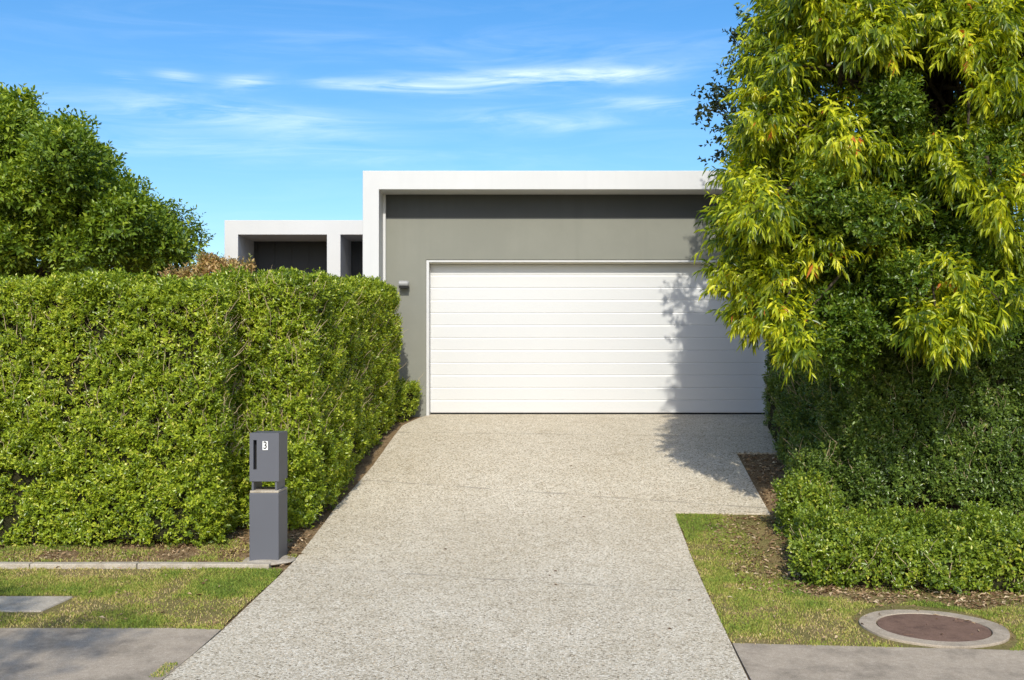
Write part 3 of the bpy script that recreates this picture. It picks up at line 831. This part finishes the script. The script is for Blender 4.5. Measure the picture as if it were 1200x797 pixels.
def litter(xr, yr, n, inside=None, size=.045, lift=.008):
    x = rng.uniform(*xr, n); y = rng.uniform(*yr, n)
    if inside is not None:
        k = inside(x, y); x, y = x[k], y[k]
    n = len(x); P = np.c_[x, y, hgt(x, y)+lift+.012*rng.random(n)]
    a = rng.random(n)*6.283; D = np.c_[np.cos(a), np.sin(a), rng.normal(size=n)*.25]
    Nn = np.array([0,0,1.])+rng.normal(size=(n,3))*.45
    return leaves_simple(P, D, Nn, size*(.5+rng.random(n)), size*.42*(.6+.8*rng.random(n)), .3)
lp = [litter((-6, -2.25), (8.86, 9.75), 2200, lambda x, y: x < edgeL(y)-.03, .036),
      litter((-2.6, -2.18), (8.7, 11.5), 500, lambda x, y: x < edgeL(y)-.02),
      litter((1.9, 6), (7.9, 8.7), 3600, lambda x, y: (y > low_front(x)-.04-.26*noise(np.c_[x, y, 0*x], 3, 4))),
      litter((1.45, 2.4), (8.3, 10.5), 1300, lambda x, y: (x > 1.6) ),
      litter((2.36, 3.2), (10.5, 12.5), 1300),
      litter((-5, -2.3), (7.1, 8.7), 60, None, .04, .02), litter((1.35, 4), (7.1, 8.4), 90, None, .04, .02)]
V, T, R = join(lp)
tag(link('leaf_litter', mesh_np('leaf_litter', V, T, {'rnd': R}), M['litter']), 'dry tan and brown fallen leaves under the hedges and along the beds', 'leaf litter', kind='stuff')
# a few seed pods and leaves lying on the driveway
x = np.array([.02,.10,.06,.13, .31,-.9,.7,.9,-1.2,.4,1.1]); y = np.array([8.62,8.74,8.35,9.75,12.0,9.3,11.1,7.3,12.9,10.4,8.0])
n = len(x); P = np.c_[x, y, hgt(x, y)+.017]; a = rng.random(n)*6.28
V, T, R = leaves_simple(P, np.c_[np.cos(a), np.sin(a), .1+0*a], np.tile([0,0,1.], (n,1)), np.full(n,.04), np.full(n,.016), .3)
tag(link('fallen_leaves', mesh_np('fallen_leaves', V, T, {'rnd': R*.6}), M['litter']), 'few scattered brown leaves lying on the pale driveway', 'fallen leaves', kind='stuff')

# ================================================================== SKY, SUN, CAMERA
EL, AZ = 38.0, 2.0          # sun behind the viewer, a touch to the right
w = bpy.data.worlds.new('World'); scene.world = w; w.use_nodes = True
nt = w.node_tree; bg = nt.nodes['Background']
sky = nt.nodes.new('ShaderNodeTexSky'); sky.sky_type = 'NISHITA'; sky.sun_disc = False
sky.sun_elevation = rad(EL); sky.sun_rotation = rad(180-AZ)
sky.air_density = 1.0; sky.dust_density = 1.6; sky.ozone_density = 2.0; sky.altitude = 100
hs = N(nt, 'ShaderNodeHueSaturation', Saturation=1.36, Value=1.0, Hue=.499)
nt.links.new(sky.outputs[0], hs.inputs['Color'])
hsout = mixc(nt, hs.outputs[0], (.93, .955, .985), 1.0, 'MULTIPLY')
# high thin cloud: streaks in the sky by direction (azimuth, elevation)
tc = nt.nodes.new('ShaderNodeTexCoord'); sp_ = nt.nodes.new('ShaderNodeSeparateXYZ'); nt.links.new(tc.outputs['Generated'], sp_.inputs[0])
def mth(op, a, b=None, c=None):
    n = N(nt, 'ShaderNodeMath', operation=op)
    for i, v in enumerate((a, b, c)):
        if v is None: continue
        if hasattr(v, 'links'): nt.links.new(v, n.inputs[i])
        else: n.inputs[i].default_value = v
    return n.outputs[0]
az = mth('ARCTAN2', sp_.outputs['X'], sp_.outputs['Y']); el = mth('ARCSINE', sp_.outputs['Z'])
cv = nt.nodes.new('ShaderNodeCombineXYZ'); nt.links.new(mth('MULTIPLY', az, 4.0), cv.inputs[0])
nt.links.new(mth('MULTIPLY', mth('ADD', el, mth('MULTIPLY', az, -.04)), 34.0), cv.inputs[1])
wn = tex_noise(nt, 1.6, 9, .62, vec=cv.outputs[0], dist=.8)
wn2 = tex_noise(nt, 5.0, 7, .7, vec=cv.outputs[0], dist=.4)
total = None
for px, py, ax, ay, tilt, s in ((610,92,125,8,.05,.95), (510,105,80,5,-.02,.75), (720,90,60,7,0,.6), (290,138,120,13,-.06,.55), (142,90,16,4,0,.6), (207,91,20,5,0,.75), (288,97,26,6,.1,.7),
                                (640,142,90,10,-.03,.4), (770,124,70,7,-.08,.55), (430,100,60,5,0,.3), (330,180,220,10,0,.25), (100,130,120,16,0,.2), (600,60,300,14,0,.15)):
    a0 = math.atan2(px-640, 1200); e0 = math.atan2(430-py, math.hypot(1200, px-640))
    da = mth('SUBTRACT', az, a0); de = mth('SUBTRACT', mth('SUBTRACT', el, e0), mth('MULTIPLY', da, tilt))
    q = mth('ADD', mth('POWER', mth('ABSOLUTE', mth('DIVIDE', da, ax/1200*.95)), 2.0), mth('POWER', mth('ABSOLUTE', mth('DIVIDE', de, ay/1200*.95)), 2.0))
    g = mth('MULTIPLY', mth('POWER', 2.718, mth('MULTIPLY', q, -.7)), s)
    total = g if total is None else mth('ADD', total, g)
front = mth('GREATER_THAN', sp_.outputs['Y'], 0)
mask = mth('MULTIPLY', mth('MULTIPLY', total, front), mth('MULTIPLY', mth('MAXIMUM', mth('MULTIPLY_ADD', wn, 2.0, -.72), 0.0), mth('MULTIPLY_ADD', wn2, .8, .55)))
veil = mth('MULTIPLY', mth('MAXIMUM', mth('MULTIPLY_ADD', wn, 2.0, -.95), 0), .05)
mask = mth('MINIMUM', mth('ADD', mask, veil), .95)
mx = nt.nodes.new('ShaderNodeMix'); mx.data_type = 'RGBA'
nt.links.new(mask, mx.inputs['Factor']); nt.links.new(hsout, mx.inputs['A']); mx.inputs['B'].default_value = (8.2, 8.6, 9.0, 1)
nt.links.new(mx.outputs['Result'], bg.inputs['Color'])
bg.inputs['Strength'].default_value = .132

sd = bpy.data.lights.new('sun', 'SUN'); sd.energy = 2.6; sd.angle = rad(.7); sd.color = (1, .955, .84)
so = bpy.data.objects.new('sun', sd); COL.objects.link(so)
dirv = Vector((-math.sin(rad(AZ))*math.cos(rad(EL)), math.cos(rad(AZ))*math.cos(rad(EL)), -math.sin(rad(EL))))
so.rotation_euler = dirv.to_track_quat('-Z', 'Y').to_euler(); so.location = (0, -5, 12)

cam = bpy.data.cameras.new('camera'); co = bpy.data.objects.new('camera', cam); COL.objects.link(co)
co.location = (0, 0, ZC); co.rotation_euler = (math.pi/2, 0, 0)
cam.sensor_width = 36; cam.lens = 36; cam.shift_x = -40/1200; cam.shift_y = 31.5/1200
cam.clip_start = .05; cam.clip_end = 3000
scene.camera = co
vs_ = scene.view_settings
vs_.view_transform = 'Standard'; vs_.look = 'None'; vs_.gamma = 1; vs_.exposure = .62; vs_.use_curve_mapping = False
